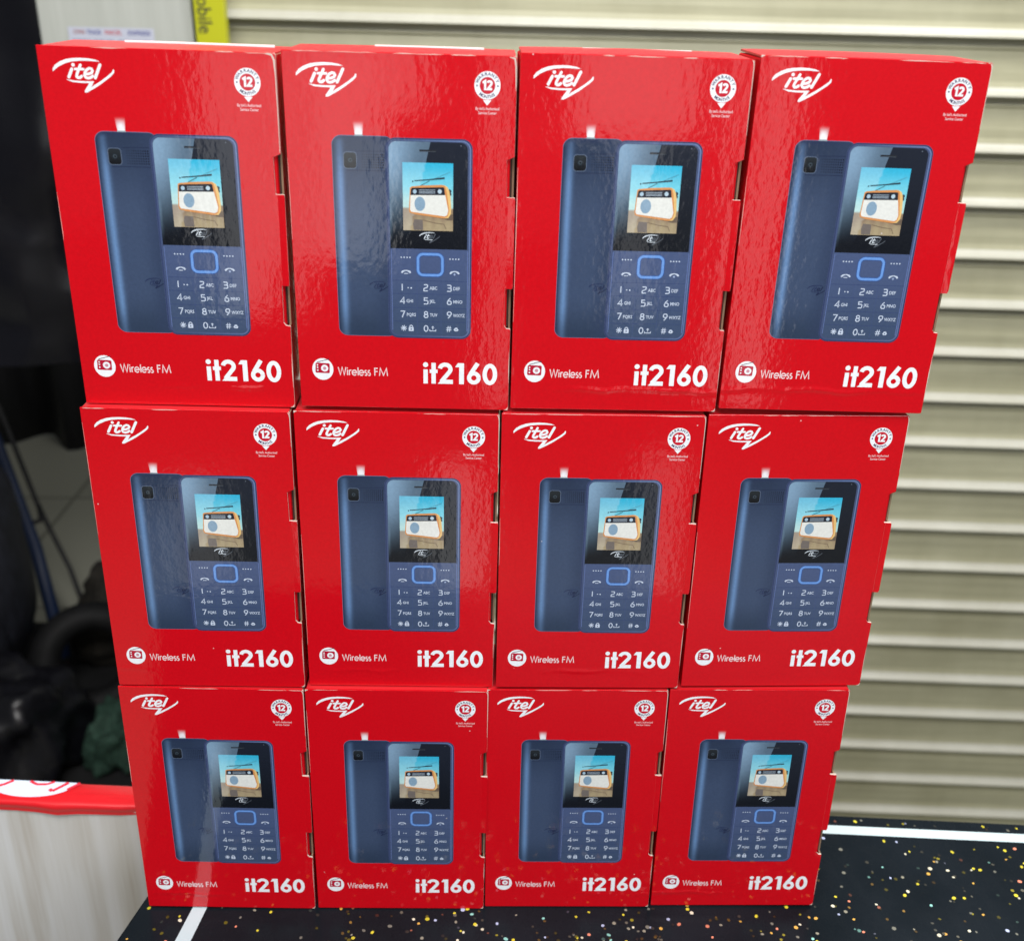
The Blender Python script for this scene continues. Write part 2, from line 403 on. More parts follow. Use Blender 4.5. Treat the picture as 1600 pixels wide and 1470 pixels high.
p_.lay(2).rgrid(16.95, 29.15, 40, 105.7, 3.4, backcol, 34, 44)
p_.lay(3)
p_.stroke([(26.2, 34.6), (36.4, 34.4)], 0.22, c(34, 44, 74)); p_.stroke([(22, 41.6), (28, 41.5), (36.4, 41.5)], 0.22, c(34, 44, 74))
p_.rgrid(20.9, 34.8, 26.0, 41.0, 1.3, c(95, 110, 135), 6, 6)
p_.lay(4).rgrid(21.15, 35.05, 25.75, 40.75, 1.1, lambda x, y: mix(c(38, 44, 50), c(16, 18, 24), sm(35, 41, y)), 6, 6)
p_.lay(5).disc(23.5, 37.8, 1.25, None, c(30, 36, 44)); p_.lay(6).disc(23.5, 37.8, 0.75, None, c(62, 74, 84)); p_.lay(7).disc(23.55, 37.85, 0.35, None, c(18, 20, 26))
p_.lay(3)
for i in range(10):
    for j in range(6):
        x = 28.0+i*0.86; y = 35.7+j*0.93
        p_.disc(x, y, 0.28, None, mix(NAVY, c(16, 20, 36), 0.5+0.055*i), 6)
speech_logo(p_.lay(4), 29.4, 83.6, 0.36, c(44, 56, 92), c(34, 44, 76))
# torch light, fading into the red
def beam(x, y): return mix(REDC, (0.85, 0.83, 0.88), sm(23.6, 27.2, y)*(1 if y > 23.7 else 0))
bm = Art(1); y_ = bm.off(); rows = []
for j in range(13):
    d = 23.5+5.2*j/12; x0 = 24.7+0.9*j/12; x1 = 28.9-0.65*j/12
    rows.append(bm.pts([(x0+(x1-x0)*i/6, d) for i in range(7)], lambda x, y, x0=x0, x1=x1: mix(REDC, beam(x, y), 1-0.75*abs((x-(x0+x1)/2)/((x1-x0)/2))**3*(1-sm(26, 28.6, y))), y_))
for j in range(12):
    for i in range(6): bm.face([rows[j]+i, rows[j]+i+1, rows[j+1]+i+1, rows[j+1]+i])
bm.stroke([(25.3, 28.85), (28.5, 28.85)], 0.5, c(150, 165, 175))
# front handset
p_.lay(5).rgrid(36.6, 29.3, 69.3, 106.4, 3.8, c(72, 86, 122), 8, 10)
p_.lay(6)
def rrect(x0, y0, x1, y1, r_, n=8):
    P = []
    for cx, cy, a0 in ((x1-r_, y0+r_, 90), (x1-r_, y1-r_, 0), (x0+r_, y1-r_, -90), (x0+r_, y0+r_, -180)):
        P += arc(cx, cy, r_, r_, a0, a0-90, n)
    return P
def framecol(x, y): return mix(c(60, 74, 112), mix(c(112, 132, 180), c(78, 94, 132), sm(60, 106, y)*0.5), sm(50, 69, x)*0.8+0.2)
p_.stroke(rrect(36.95, 29.6, 68.95, 106.1, 3.5), 0.42, c(52, 64, 104), closed=True)
p_.stroke(rrect(37.5, 30.1, 68.45, 105.6, 3.1), 0.5, framecol, closed=True)
p_.lay(7).rgrid(38.0, 70.5, 67.9, 105.0, 0, lambda x, y: mix(c(76, 92, 132), c(66, 83, 114), sm(72, 104, y)), 10, 14, rbot=2.4, rtop=0)
def kcol(x, y): return c(58, 74, 118)
p_.lay(8)
for yy in (83.0, 88.3, 93.9, 99.5): p_.stroke([(38.2+i*2.95, yy) for i in range(11)], 0.2, kcol)
for xx in (48.0, 57.4): p_.stroke([(xx, 83.2+i*3.6) for i in range(7)], 0.14, c(70, 86, 132))
p_.stroke([(38.15, 71), (38.15, 103.2)], 0.22, c(104, 124, 180)); p_.stroke([(67.75, 71), (67.75, 103.2)], 0.22, c(112, 132, 190))
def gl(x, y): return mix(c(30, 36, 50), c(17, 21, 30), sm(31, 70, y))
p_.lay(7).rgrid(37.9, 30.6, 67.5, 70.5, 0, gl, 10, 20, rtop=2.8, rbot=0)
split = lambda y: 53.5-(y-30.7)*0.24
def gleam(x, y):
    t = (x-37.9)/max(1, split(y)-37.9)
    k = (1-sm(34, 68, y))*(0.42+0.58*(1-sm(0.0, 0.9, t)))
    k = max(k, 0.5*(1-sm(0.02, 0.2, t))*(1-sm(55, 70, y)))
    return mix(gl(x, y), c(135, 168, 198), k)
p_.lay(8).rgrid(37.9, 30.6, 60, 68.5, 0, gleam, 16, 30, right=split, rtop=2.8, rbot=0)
p_.lay(9)
p_.stroke([(49.4, 33.75), (55.6, 33.75)], 0.75, c(40, 44, 52)); p_.stroke([(49.6, 34.05), (55.4, 34.05)], 0.12, c(90, 100, 112))
p_.disc(64.9, 31.7, 0.22, None, c(110, 120, 135), 8)
speech_logo(p_, 49.1, 64.0, 0.36, c(215, 225, 235), c(85, 92, 102))
picture = p_.build('handset_picture', proto)
bm.build('torch_beam', picture)

# keypad
a = Art(9)
KW = c(205, 218, 240)
a.stroke(rrect(48.45, 72.5, 57.95, 80.7, 2.0), 1.5, c(58, 92, 160), closed=True)
a.lay(10).stroke(rrect(48.45, 72.5, 57.95, 80.7, 2.0), 0.95, c(112, 160, 232), closed=True)
for x in (42.0, 60.9):
    for i in range(4): a.disc(x+i*1.12, 73.9+(0.3 if x > 50 else 0), 0.3, None, KW, 8)
for x in (43.8, 62.7):
    a.stroke([(x-1.75, 80.0), (x-1.3, 79.45), (x-0.6, 79.15), (x, 79.05), (x+0.6, 79.15), (x+1.3, 79.45), (x+1.75, 80.0)], [0.65, 0.7, 0.45, 0.4, 0.45, 0.7, 0.65], KW)
a.stroke([(43.0, 80.25), (44.6, 80.25)], 0.3, KW); a.disc(62.7, 80.25, 0.42, None, c(160, 178, 215), 8)
rows_y = [85.75, 91.05, 96.6, 102.3]
keys = [['1', '2', '3'], ['4', '5', '6'], ['7', '8', '9']]
let = [['', 'ABC', 'DEF'], ['GHI', 'JKL', 'MNO'], ['PQRS', 'TUV', 'WXYZ']]
for j in range(3):
    for i in range(3):
        x = (41.4, 50.6, 59.8)[i]; glyph(a, keys[j][i], x, rows_y[j]+1.3, 2.6, 0.4, KW)
        if let[j][i]: a.text(let[j][i], x+2.35, rows_y[j]+0.2, 1.85, KW, align='LEFT', sx=0.84, font_off=0.035)
a.disc(44.5, 85.9, 0.26, None, KW, 8); a.disc(45.7, 85.95, 0.32, None, KW, 8)
y = rows_y[3]
for k in range(4):
    t = math.radians(k*45+12); a.stroke([(42.6-1.2*math.cos(t), y-1.2*math.sin(t)), (42.6+1.2*math.cos(t), y+1.2*math.sin(t))], 0.32, KW)
a.rgrid(44.5, y-0.4, 46.5, y+1.2, 0.3, KW, 2, 2); a.stroke([(44.9, y-0.3)]+arc(45.5, y-0.45, 0.6, 0.75, 180, 0, 8)+[(46.1, y-0.3)], 0.35, KW); a.lay(11).disc(45.5, y+0.4, 0.3, None, NAVY, 8); a.lay(10)
glyph(a, '0', 50.6, y+1.25, 2.5, 0.4, KW)
a.stroke([(52.9, y+0.3), (52.9, y+0.95), (55.3, y+0.95), (55.3, y+0.3)], 0.3, KW); a.stroke([(54.1, y+0.4), (54.1, y-0.7)], 0.3, KW); a.poly([(53.5, y-0.4), (54.7, y-0.4), (54.1, y-1.1)], KW)
for dx in (-0.4, 0.4):
    a.stroke([(60.5+dx-0.15, y+1.2), (60.5+dx+0.15, y-1.2)], 0.3, KW); a.stroke([(59.5, y+dx), (61.5, y+dx)], 0.3, KW)
a.disc(63.4, y+0.1, 0.75, None, KW, 8); a.poly([(62.3, y+0.2), (64.5, y+0.2), (63.9, y+0.9), (62.9, y+0.9)], KW); a.lay(11).disc(63.4, y+0.25, 0.25, None, NAVY, 8)
a.build('keypad_print', picture)

# screen with the radio picture
a = Art(9)
def sky(x, y):
    k = mix(c(52, 186, 226), c(120, 214, 236), sm(38, 47, y)); k = mix(k, c(196, 232, 226), sm(46, 54, y)*0.8)
    g = mix(c(150, 130, 108), c(176, 160, 128), sm(56, 63, y)+0.25*math.sin(x*1.7))
    k = mix(k, g, 1 if y > 55.1 else 0)
    return mix(k, (0.9, 0.95, 0.95), 0.14 if x < split(y) else 0)
a.rgrid(42.95, 38.1, 62.0, 63.4, 0, sky, 24, 34)
OR, ORL = c(222, 152, 92), c(240, 200, 130)
a.lay(10).poly([(45.2, 56.3), (61.9, 57.0), (61.9, 59.2), (60.0, 59.3), (58.6, 58.9)], c(110, 96, 84))
a.poly([(47.2, 59.1), (50.4, 59.3), (50.6, 63.2), (47.0, 63.2), (46.7, 61.0)], c(118, 110, 106))
a.stroke([(50.5, 59.4), (55, 60.4), (58.5, 60.8), (59.4, 62.6)], 0.3, c(128, 112, 92))
a.lay(11).poly([(58.4, 46.0), (59.9, 46.8), (60.9, 49), (61.3, 54.5), (61.2, 56.9), (60.2, 58.4), (58.4, 58.6)], ORL)
a.poly([(45.7, 47.3), (46.4, 46.9), (50.24, 46.45), (57.9, 46.05), (59.0, 46.5), (59.6, 48.4), (60.6, 55.6), (60.0, 57.8), (58.8, 58.5), (57.9, 58.55), (47.85, 57.3), (45.5, 56.7), (45.2, 55.5)], OR)
a.lay(12).poly([(45.9, 49.9), (59.0, 49.7), (60.2, 55.6), (59.75, 57.3), (58.9, 57.8), (46.1, 56.35), (45.6, 55.4)], c(238, 240, 236))
a.poly([(46.1, 47.75), (46.6, 47.4), (58.3, 46.9), (58.7, 47.3), (58.98, 49.85), (45.85, 50.1)], c(38, 42, 54))
a.lay(13).disc(47.5, 48.75, 0.72, 0.78, c(176, 205, 226), 14); a.disc(56.95, 48.5, 0.78, 0.82, c(190, 215, 232), 14)
for yy in (48.15, 48.75, 49.25): a.stroke([(49.1, yy), (55.2, yy-0.1)], 0.26, c(160, 176, 192))
a.disc(49.4, 53.3, 2.05, 2.7, c(150, 180, 204), 22); a.lay(14)
for i in range(-4, 5):
    hh = 2.5*math.sqrt(max(0.05, 1-(i*0.44/2.05)**2)); a.stroke([(49.4+i*0.44, 53.3-hh), (49.4+i*0.44, 53.3+hh)], 0.12, c(118, 150, 180))
a.stroke([(47.4, 44.75), (53, 44.2), (58.8, 43.5)], [0.32, 0.36, 0.62], c(44, 58, 70)); a.disc(46.8, 44.95, 0.28, None, c(44, 58, 70), 8)
a.stroke([(49.7, 46.5), (53.1, 44.65)], 0.2, c(70, 96, 104)); a.stroke([(55.5, 43.6), (58.2, 42.4), (61, 41.2)], 0.16, c(90, 160, 180))
a.poly([(60.4, 47.5), (61.3, 47.9), (61.4, 48.6), (61.0, 48.8), (61.4, 49.3), (61.3, 49.9), (60.9, 49.9)], c(50, 58, 70))
a.build('screen_picture', picture)

# bottom left: round radio icon and wording
a = Art(1); ix, iy = 9.45, 120.4
a.disc(ix, iy, 4.25, 4.6, WHITE, 44); a.lay(2)
RI = c(190, 22, 55)
a.poly([(6.6, 118.1), (7.0, 117.7), (12.0, 117.9), (12.3, 118.3), (12.2, 121.7), (11.9, 122.1), (6.7, 122.0), (6.4, 121.6)], RI)
a.stroke([(7.2, 117.5), (11.7, 116.2)], 0.28, c(90, 60, 70)); a.disc(11.9, 116.15, 0.3, None, c(90, 60, 80), 8)
a.lay(3).disc(10.2, 120.0, 1.45, None, WHITE, 20); a.lay(4).disc(10.2, 120.0, 0.7, None, c(214, 150, 165), 14)
a.lay(3); [a.disc(7.35, yy, 0.33, None, WHITE, 8) for yy in (118.7, 119.7, 120.9)]
a.build('radio_icon', proto)
a = Art(1); bs = 122.75; ch = 3.35; xh = 2.25; w_ = 0.50; TW = c(250, 228, 232)
def S(P, w=w_): a.stroke(P, w, TW)
S([(15.6, bs-ch), (16.55, bs-0.1), (17.5, bs-ch), (18.45, bs-0.1), (19.4, bs-ch)])
S([(20.1, bs-xh), (20.1, bs)]); a.disc(20.1, bs-xh-0.75, 0.27, None, TW, 8)
S([(21.0, bs-xh), (21.0, bs)]); S(arc(21.75, bs-xh+0.85, 0.75, 0.75, 170, 70, 5))
def e_(x): S([(x-1.08, bs-1.12), (x+1.08, bs-1.12)]+arc(x, bs-1.12, 1.08, 1.08, 0, 318, 18)[1:])
e_(23.5); S([(25.35, bs-ch), (25.35, bs)]); e_(27.0)
def s_(x): S(arc(x, bs-1.66, 0.52, 0.50, 50, 270, 9)+arc(x-0.02, bs-0.60, 0.56, 0.56, 90, -140, 9)[1:])
s_(29.2); s_(30.85)
S([(35.1, bs-ch+0.2), (33.6, bs-ch+0.2), (33.6, bs)]); S([(33.7, bs-1.8), (35.0, bs-1.8)])
S([(35.9, bs), (36.4, bs-ch+0.1), (37.9, bs-0.2), (39.4, bs-ch+0.1), (39.9, bs)])
sh = 20.0/24.4                                     # squeeze to the measured width of the wording
for i, q in enumerate(a.v): a.v[i] = (((q[0]*1000+42.5-15.6)*sh+15.7-42.5)/1000, q[1], q[2])
a.build('feature_wording', proto)
# bottom right: the model number in bold geometric type
a = Art(1); bs = 125.6; hh = 9.2; w_ = 1.75
S = lambda P, w=w_: a.stroke(P, w, WHITE)
a.disc(51.1, 117.55, 1.05, None, WHITE, 24); S([(51.1, 119.55), (51.1, bs)], 1.75)
S([(54.35, 116.7), (54.35, bs)], 1.75); S([(52.75, 120.3), (55.95, 120.3)], 1.5)
S(arc(59.05, 119.3, 2.15, 1.95, 172, -38, 18)+[(57.3, 124.85), (57.15, 124.9)], 1.7)
a.poly([(56.0, bs), (57.8, 123.8), (62.2, 123.8), (62.2, bs)], WHITE)
a.poly([(63.1, 118.35), (64.2, 116.6), (66.7, 116.6), (66.7, bs), (64.75, bs), (64.75, 118.35)], WHITE)
S(arc(70.75, 122.8, 1.95, 1.95, 0, 360, 28)[:-1]+[(72.7, 122.8)], 1.7); S([(69.35, 121.2), (72.25, 116.5)], 1.75)
S(arc(77.25, 121.15, 2.1, 3.7, 0, 360, 36)[:-1]+[(79.35, 121.15)], 1.75)
a.build('model_number', proto)

# ------------------------------------------------------------------ stack the twelve cartons
FIT = [[0.0631, 0.0381, 0.0064, -0.0099, -0.0081], [0.0594, 0.0194, -0.01, -0.0042, -0.0001], [0.0304, 0.0051, 0.0042, -0.005, 0.0105], [0.0051, 0.0025, -0.0049, -0.0102, 0.0212],
       [0.0261, -0.0114, 0.0067, -0.0123, -0.0031], [0.0095, 0.0099, -0.0005, -0.0066, -0.0115], [-0.0126, -0.008, 0.0039, -0.0017, -0.0006], [-0.0301, 0.0158, 0.0125, 0.0037, 0.0027],
       [-0.0021, -0.025, -0.0062, -0.0132, -0.001], [-0.0222, -0.0271, -0.0005, -0.0058, -0.0053], [-0.0522, -0.0137, -0.0065, 0.0054, -0.0044], [-0.0743, -0.0057, -0.007, 0.0097, -0.0002]]
rown = ['top', 'middle', 'bottom']
LAB = [
 'red phone box at the left end of the top row, beside the grey pillar',
 'red phone box second from the left in the top row',
 'red phone box third from the left in the top row',
 'red phone box at the right end of the top row, against the shutter',
 'red phone box at the left end of the middle row',
 'red phone box second from the left in the middle row',
 'red phone box third from the left in the middle row',
 'red phone box at the right end of the middle row',
 'red phone box at the left end of the bottom row',
 'red phone box second from the left in the bottom row',
 'red phone box third from the left in the bottom row',
 'red phone box at the right end of the bottom row']
def copy_tree(o, parent=None):
    q = o.copy(); C.objects.link(q)
    if parent: q.parent = parent
    for ch in list(o.children): copy_tree(ch, q)
    return q
boxes = [proto]+[copy_tree(proto) for _ in range(11)]
ARCH = [0.0004, 0.0006, 0.0012, 0.0010]
for n, o in enumerate(boxes):
    row, col = divmod(n, 4); dx, dy, yw, rl, dz = FIT[n]
    o.location = (((col-1.5)*1.04+dx)*W, dy*W, ((2-row)*1.6161+dz)*W + 0.0002)
    o.rotation_euler = (0, -rl, yw)
    tag(o, LAB[n], 'phone box', 'red phone boxes stacked in three rows of four')
    if row == 0:
        tf = top_flap(o, ARCH[col], 0.0004)
    else:
        tf = top_flap(o, 0.0, 0.0)
# scuffed, whitened folds on the boxes that show them
def worn_edge(o, P, w, name='worn_edge'):
    a = Art(1); a.stroke(P, w, (0.75, 0.68, 0.62)); a.build(name, o, worn)
worn_edge(boxes[0], [(81.5, 0.5), (83.6, 0.7), (84.4, 2.5), (84.65, 8), (84.75, 20), (84.7, 34.8)], [0.15, 0.6, 0.65, 0.35, 0.25, 0.18])
worn_edge(boxes[1], [(82.2, 0.4), (84.2, 0.9), (84.6, 3.5), (84.75, 9), (84.8, 12)], [0.15, 0.6, 0.5, 0.35, 0.1])
er = random.Random(11)
for n, o in enumerate(boxes):
    # broken rub line along the top fold, the right cut and the corners, different on every box
    x = er.uniform(0.3, 4)
    while x < 84:
        l = er.uniform(4, 22); x2 = min(84.6, x+l)
        if er.random() < 0.62:
            P = [(x+(x2-x)*i/5, 0.22+er.uniform(-0.05, 0.08)) for i in range(6)]
            worn_edge(o, P, [0.04]+[er.uniform(0.1, 0.34) for _ in range(4)]+[0.04])
        x = x2+er.uniform(0.5, 6)
    if n > 1:
        worn_edge(o, [(84.0, 0.35), (84.6, 0.9), (84.82, 2.5), (84.86, er.uniform(14, 34))], [0.15, er.uniform(0.25, 0.6), 0.28, 0.10])
    d = er.uniform(103, 115); worn_edge(o, [(84.85, d), (84.82, d+8), (84.85, min(135, d+er.uniform(10, 22)))], [0.05, er.uniform(0.15, 0.3), 0.05])
    d = er.uniform(5, 60); worn_edge(o, [(0.2, d), (0.25, d+15), (0.2, d+er.uniform(18, 60))], [0.05, er.uniform(0.1, 0.22), 0.05])
    if er.random() < 0.6: worn_edge(o, [(0.15, er.uniform(0.8, 1.8)), (0.3, 0.3), (er.uniform(0.8, 2), 0.15)], [0.2, 0.7, 0.2])
    if er.random() < 0.6: worn_edge(o, [(83.4, 136.45), (84.5, 136.3), (84.85, 135.2)], [0.1, 0.5, 0.1])
# white raw edge of the inner flap standing a little above the back of the top
for o, xa, xb, ya_ in ((boxes[0], -0.020, 0.037, 0.030), (boxes[1], -0.012, 0.030, 0.030), (boxes[2], -0.018, 0.024, 0.026)):
    m_ = MB(); m_.box(xa, xb, ya_, ya_+0.0012, H-0.0008, H+0.0010); m_.build('inner_flap', mat('white_flap_edge', (0.85, 0.82, 0.82), 0.7), o)

# ------------------------------------------------------------------ glittery black tabletop
def glass_bump(nt, b):
    bp = nt.nodes.new('ShaderNodeBump'); bp.inputs['Strength'].default_value = 0.06; bp.inputs['Distance'].default_value = 0.0005
    nt.links.new(noise(nt, 60, 3), bp.inputs['Height']); nt.links.new(bp.outputs[0], b.inputs['Normal'])
def black_extra(nt, src, b):
    n1 = noise(nt, 1.0, 5, wpos(nt, (14, 14, 14)))
    n2 = noise(nt, 1.0, 6, wpos(nt, (90, 60, 100)), 0.6)
    rr = ramp(nt, n2, [(0.35, (0.24,)*3), (0.8, (0.33,)*3)])
    nt.links.new(rr, b.inputs['Roughness'])
    return mixc(nt, ramp(nt, n1, [(0.35, (0, 0, 0)), (0.7, (1, 1, 1))]), (0.005, 0.008, 0.011), (0.010, 0.014, 0.019))
tb = mat('black_laminate', (0.01, 0.012, 0.016), 0.3, extra=black_extra, bump=glass_bump, spec=0.12)
white_in = mat('white_inlay', (0.52, 0.64, 0.68), 0.35)
tside = mat('dark_table_side', (0.02, 0.02, 0.024), 0.5)
table = tag(empty('display_table', (0, 0, 0)), 'black tabletop with gold and white glitter flecks and a white inlaid border stripe', 'table')
yb = lambda x: 0.0675-(x-0.196)*0.064
xl = lambda y: -0.1805+0.24*y
outl = [(xl(-0.32), -0.32), (0.75, -0.32), (0.75, yb(0.75)), (xl(0.09), yb(xl(0.09)))]
def prism(P, z0, z1, name, m, parent):
    n = len(P); V = [(x, y, z1) for x, y in P]+[(x, y, z0) for x, y in P]
    F = [tuple(range(n)), tuple(range(2*n-1, n-1, -1))]+[(i, n+i, n+(i+1) % n, (i+1) % n) for i in range(n)]
    return mesh_obj(name, V, F, m, parent)
bevel(prism(outl, -0.022, 0.0, 'table_top', tb, table), 0.0012, 2)
inn = [(x*0.93+0.012, y*0.9-0.002) for x, y in outl]
prism(inn, FZ, -0.023, 'table_base', tside, table)
m_ = MB(); z = 0.0002
m_.quad((-0.1530, -0.0, z), (-0.1735, -0.125, z), (-0.1640, -0.125, z), (-0.1457, -0.0, z))
m_.quad((-0.1530, 0.0, z), (-0.1457, 0.0, z), (-0.139, 0.066, z), (-0.1465, 0.066, z))
m_.build('border_stripe', white_in, table)
m_ = MB(); g = lambda x, o_: 0.0590-(x-0.19)*0.0615-o_
m_.quad((-0.138, g(-0.138, 0.0068), z), (0.74, g(0.74, 0.0068), z), (0.74, g(0.74, 0), z), (-0.138, g(-0.138, 0), z)); m_.build('border_stripe', white_in, table)
# glitter: countless flecks under the lacquer
V, F, K = [], [], []
rnd = random.Random(3)
pal = [(c(230, 215, 60), 6), (c(235, 230, 205), 4), (c(225, 175, 80), 3), (c(150, 215, 205), 1), (c(190, 200, 235), 1), (c(120, 120, 110), 3), (c(245, 150, 120), 1)]
bag = [k for k, n in pal for _ in range(n)]
cl = [(rnd.uniform(-0.25, 0.7), rnd.uniform(-0.07, 0.06)) for _ in range(95)]
cnt = 0
while cnt < 2000:
    if rnd.random() < 0.45:
        q = rnd.choice(cl); x = rnd.gauss(q[0], 0.010); y = rnd.gauss(q[1], 0.007)
    else: x = rnd.uniform(-0.25, 0.7); y = rnd.uniform(-0.07, 0.1)
    if x < xl(y)+0.003 or y > yb(x)-0.003: continue
    if abs(y-g(x, 0.0037)) < 0.006 or (abs(x-(-0.1495+0.17*y)) < 0.006): continue
    cnt += 1
    col = rnd.choice(bag); k = rnd.choice([1, 1, 0.8, 0.35, 0.15, 0.08, 0.05]); col = tuple(v*k for v in col)
    r_ = rnd.uniform(0.0006, 0.00115)*(1.1 if k > .6 else 0.95); n = 7; b0 = len(V); an = rnd.uniform(0, 6); st = rnd.uniform(0.7, 1.0); zz = 0.0001+0.0000004*(cnt % 200)
    ang = rnd.uniform(0, 3.1)
    for i in range(n):
        t = an+2*math.pi*i/n; ex, ey = r_*math.cos(t), r_*st*math.sin(t)
        V.append((x+ex*math.cos(ang)-ey*math.sin(ang), y+ex*math.sin(ang)+ey*math.cos(ang), zz)); K.append(col)
    F.append(tuple(range(b0, b0+n)))
fl = mat('glitter_foil', None, 0.35, attr=True)
tag(mesh_obj('glitter_flecks', V, F, fl, table, K), kind='stuff')

# ------------------------------------------------------------------ roller shutter behind, 1 m away and slightly turned
def shutter_extra(nt, src, b):
    st = noise(nt, 1.0, 4, wpos(nt, (3.5, 3.5, 60)), 0.6); gr = noise(nt, 1.0, 5, wpos(nt, (9, 9, 4)), 0.65)
    k = mixc(nt, 1.0, src, ramp(nt, st, [(0.3, (0.82, 0.82, 0.80)), (0.7, (1.06, 1.06, 1.04))]), 'MULTIPLY')
    # paler rib ledges: settled dust plus their lit highlight painted into the colour
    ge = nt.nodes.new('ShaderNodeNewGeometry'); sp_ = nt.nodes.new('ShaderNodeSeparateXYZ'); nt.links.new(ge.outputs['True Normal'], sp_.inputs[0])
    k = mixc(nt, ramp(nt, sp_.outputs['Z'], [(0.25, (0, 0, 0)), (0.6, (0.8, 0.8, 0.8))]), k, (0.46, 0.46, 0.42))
    return mixc(nt, 1.0, k, ramp(nt, gr, [(0.3, (0.85, 0.84, 0.80)), (0.65, (1.03, 1.03, 1.03))]), 'MULTIPLY')
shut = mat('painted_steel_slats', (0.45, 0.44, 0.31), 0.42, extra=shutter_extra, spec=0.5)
Y0 = 1.0; K3 = (Y0+0.4066)/(0.0636+0.4066)       # distance ratio against the measured plane
pitch = 0.0228*K3
root = tag(empty('roller_shutter', (0.196*K3, Y0, 0), (0, 0, -0.052)), 'closed roller shutter of ribbed olive-beige steel slats behind the boxes', 'shutter')
prof = [(0.0, -0.14), (0.03, -0.14), (0.04, -0.03), (0.055, 0.015), (0.085, 0.02), (0.10, -0.02), (0.13, -0.035), (0.30, 0.0), (0.50, 0.015), (0.66, 0.01), (0.76, 0.03), (0.82, 0.085), (0.87, 0.16), (0.90, 0.18), (0.925, 0.15), (0.935, 0.0), (0.945, -0.14)]
ztop = 0.434+(0.4335-0.434)*K3
def zof(zm): return 0.434+(zm-0.434)*K3
z_ref = zof(0.4182)
V, F = [], []
x0, x1 = -1.0, 2.2
zs = []
k = -3
while True:
    zt = z_ref-k*pitch
    if zt < FZ-0.03: break
    for t, o_ in prof: zs.append((zt-t*pitch, o_*pitch))
    k += 1
nxs = 2
for zz, oo in zs: V += [(x0+0.0, -oo, zz), (x1, -oo, zz)]
for i in range(len(zs)-1): F.append((2*i, 2*i+2, 2*i+3, 2*i+1))
# keep only the part right of the yellow guide: left end found where the guide stands
guide_x = -0.326-0.196*K3
for i in range(0, len(V), 2): V[i] = (guide_x-0.022, V[i][1], V[i][2])
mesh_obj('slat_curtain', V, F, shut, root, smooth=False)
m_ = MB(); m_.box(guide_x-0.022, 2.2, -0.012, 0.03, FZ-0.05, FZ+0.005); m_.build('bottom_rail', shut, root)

# ------------------------------------------------------------------ wall pillar, courier sticker, yellow strip
def plaster(nt, src, b):
    return mixc(nt, 1.0, src, ramp(nt, noise(nt, 9, 6, None, 0.65), [(0.3, (0.86, 0.86, 0.84)), (0.7, (1.04, 1.04, 1.03))]), 'MULTIPLY')
pl = mat('painted_pillar', (0.44, 0.46, 0.43), 0.6, extra=plaster)
blk = mat('black_gap', (0.012, 0.012, 0.014), 0.6)
pil = tag(empty('wall_pillar', (-0.46, 1.0, FZ)), 'pale grey wall pillar with a courier sticker, behind the left boxes', 'pillar')
m_ = MB(); m_.box(-0.094, 0.0925, 0, 0.25, 0, 2.2); bevel(m_.build('pillar_face', pl, pil), 0.003)
a = Art(1)
SX = lambda px: (px-108)/127*99; # sticker spans 99 mm
stick = MB()
flat = mat('printed_sticker', None, 0.45, attr=True)
ST = Art(1)
def stpt(x, y): return (42.5+x, HM-y)     # keep Art's frame: x from sticker centre, y up from its centre
def ST_poly(P, col, lay): ST.lay(lay).poly([stpt(*q) for q in P], col)
ST_poly([(-52, -26), (52, -26), (52, 10), (-52, 10)], c(196, 200, 216), 5)
for t, x, col, sx in (('OWN', -38.5, c(150, 70, 60), 0.75), ('TRADE', -21, c(50, 60, 140), 0.8), ('PARCEL', 2.5, c(190, 60, 60), 0.85), ('EXPRESS', 34, c(50, 60, 140), 1.05)):
    ST.lay(10).text(t, *stpt(x, 4.2), 7.0, col, sx=sx, font_off=0.12)
rn = random.Random(5)
for j in range(5):
    for x0_, x1_ in ((-48, -26), (-22, 2), (8, 46)):
        x = x0_
        while x < x1_:
            l = rn.uniform(2, 6); ST.lay(10).stroke([stpt(x, -4.5-j*4.4), stpt(min(x1_, x+l), -4.5-j*4.4)], 1.5, c(140, 145, 175)); x += l+1.2
s_o = ST.build('courier_sticker', pil, flat)
s_o.location = (-0.467+0.46+0.0, -0.0006, 0.370-FZ)
ys = mat('yellow_plastic', (0.46, 0.47, 0.006), 0.45)
gd = tag(empty('yellow_strip_sign', (-0.3435, 0.99, FZ)), 'narrow upright yellow sign strip with black lettering beside the shutter', 'sign')
m_ = MB(); m_.box(-0.018, 0.018, 0, 0.02, 0, 2.2); bevel(m_.build('sign_board', ys, gd), 0.001)
tx = Art(1); tx.text('mobile', 42.5, HM, 25, (0.03, 0.03, 0.03), rot=math.pi/2, align='RIGHT', sx=0.85)
to = tx.build('sign_lettering', gd, flat); to.location = (-0.0065, -0.0006, 0.376-FZ)
m_ = MB(); m_.box(-0.3672, -0.3622, 1.012, 1.05, FZ, 1.4)
tag(m_.build('guide_channel', blk), 'thin black vertical channel between the pillar and the yellow strip', 'shutter guide')

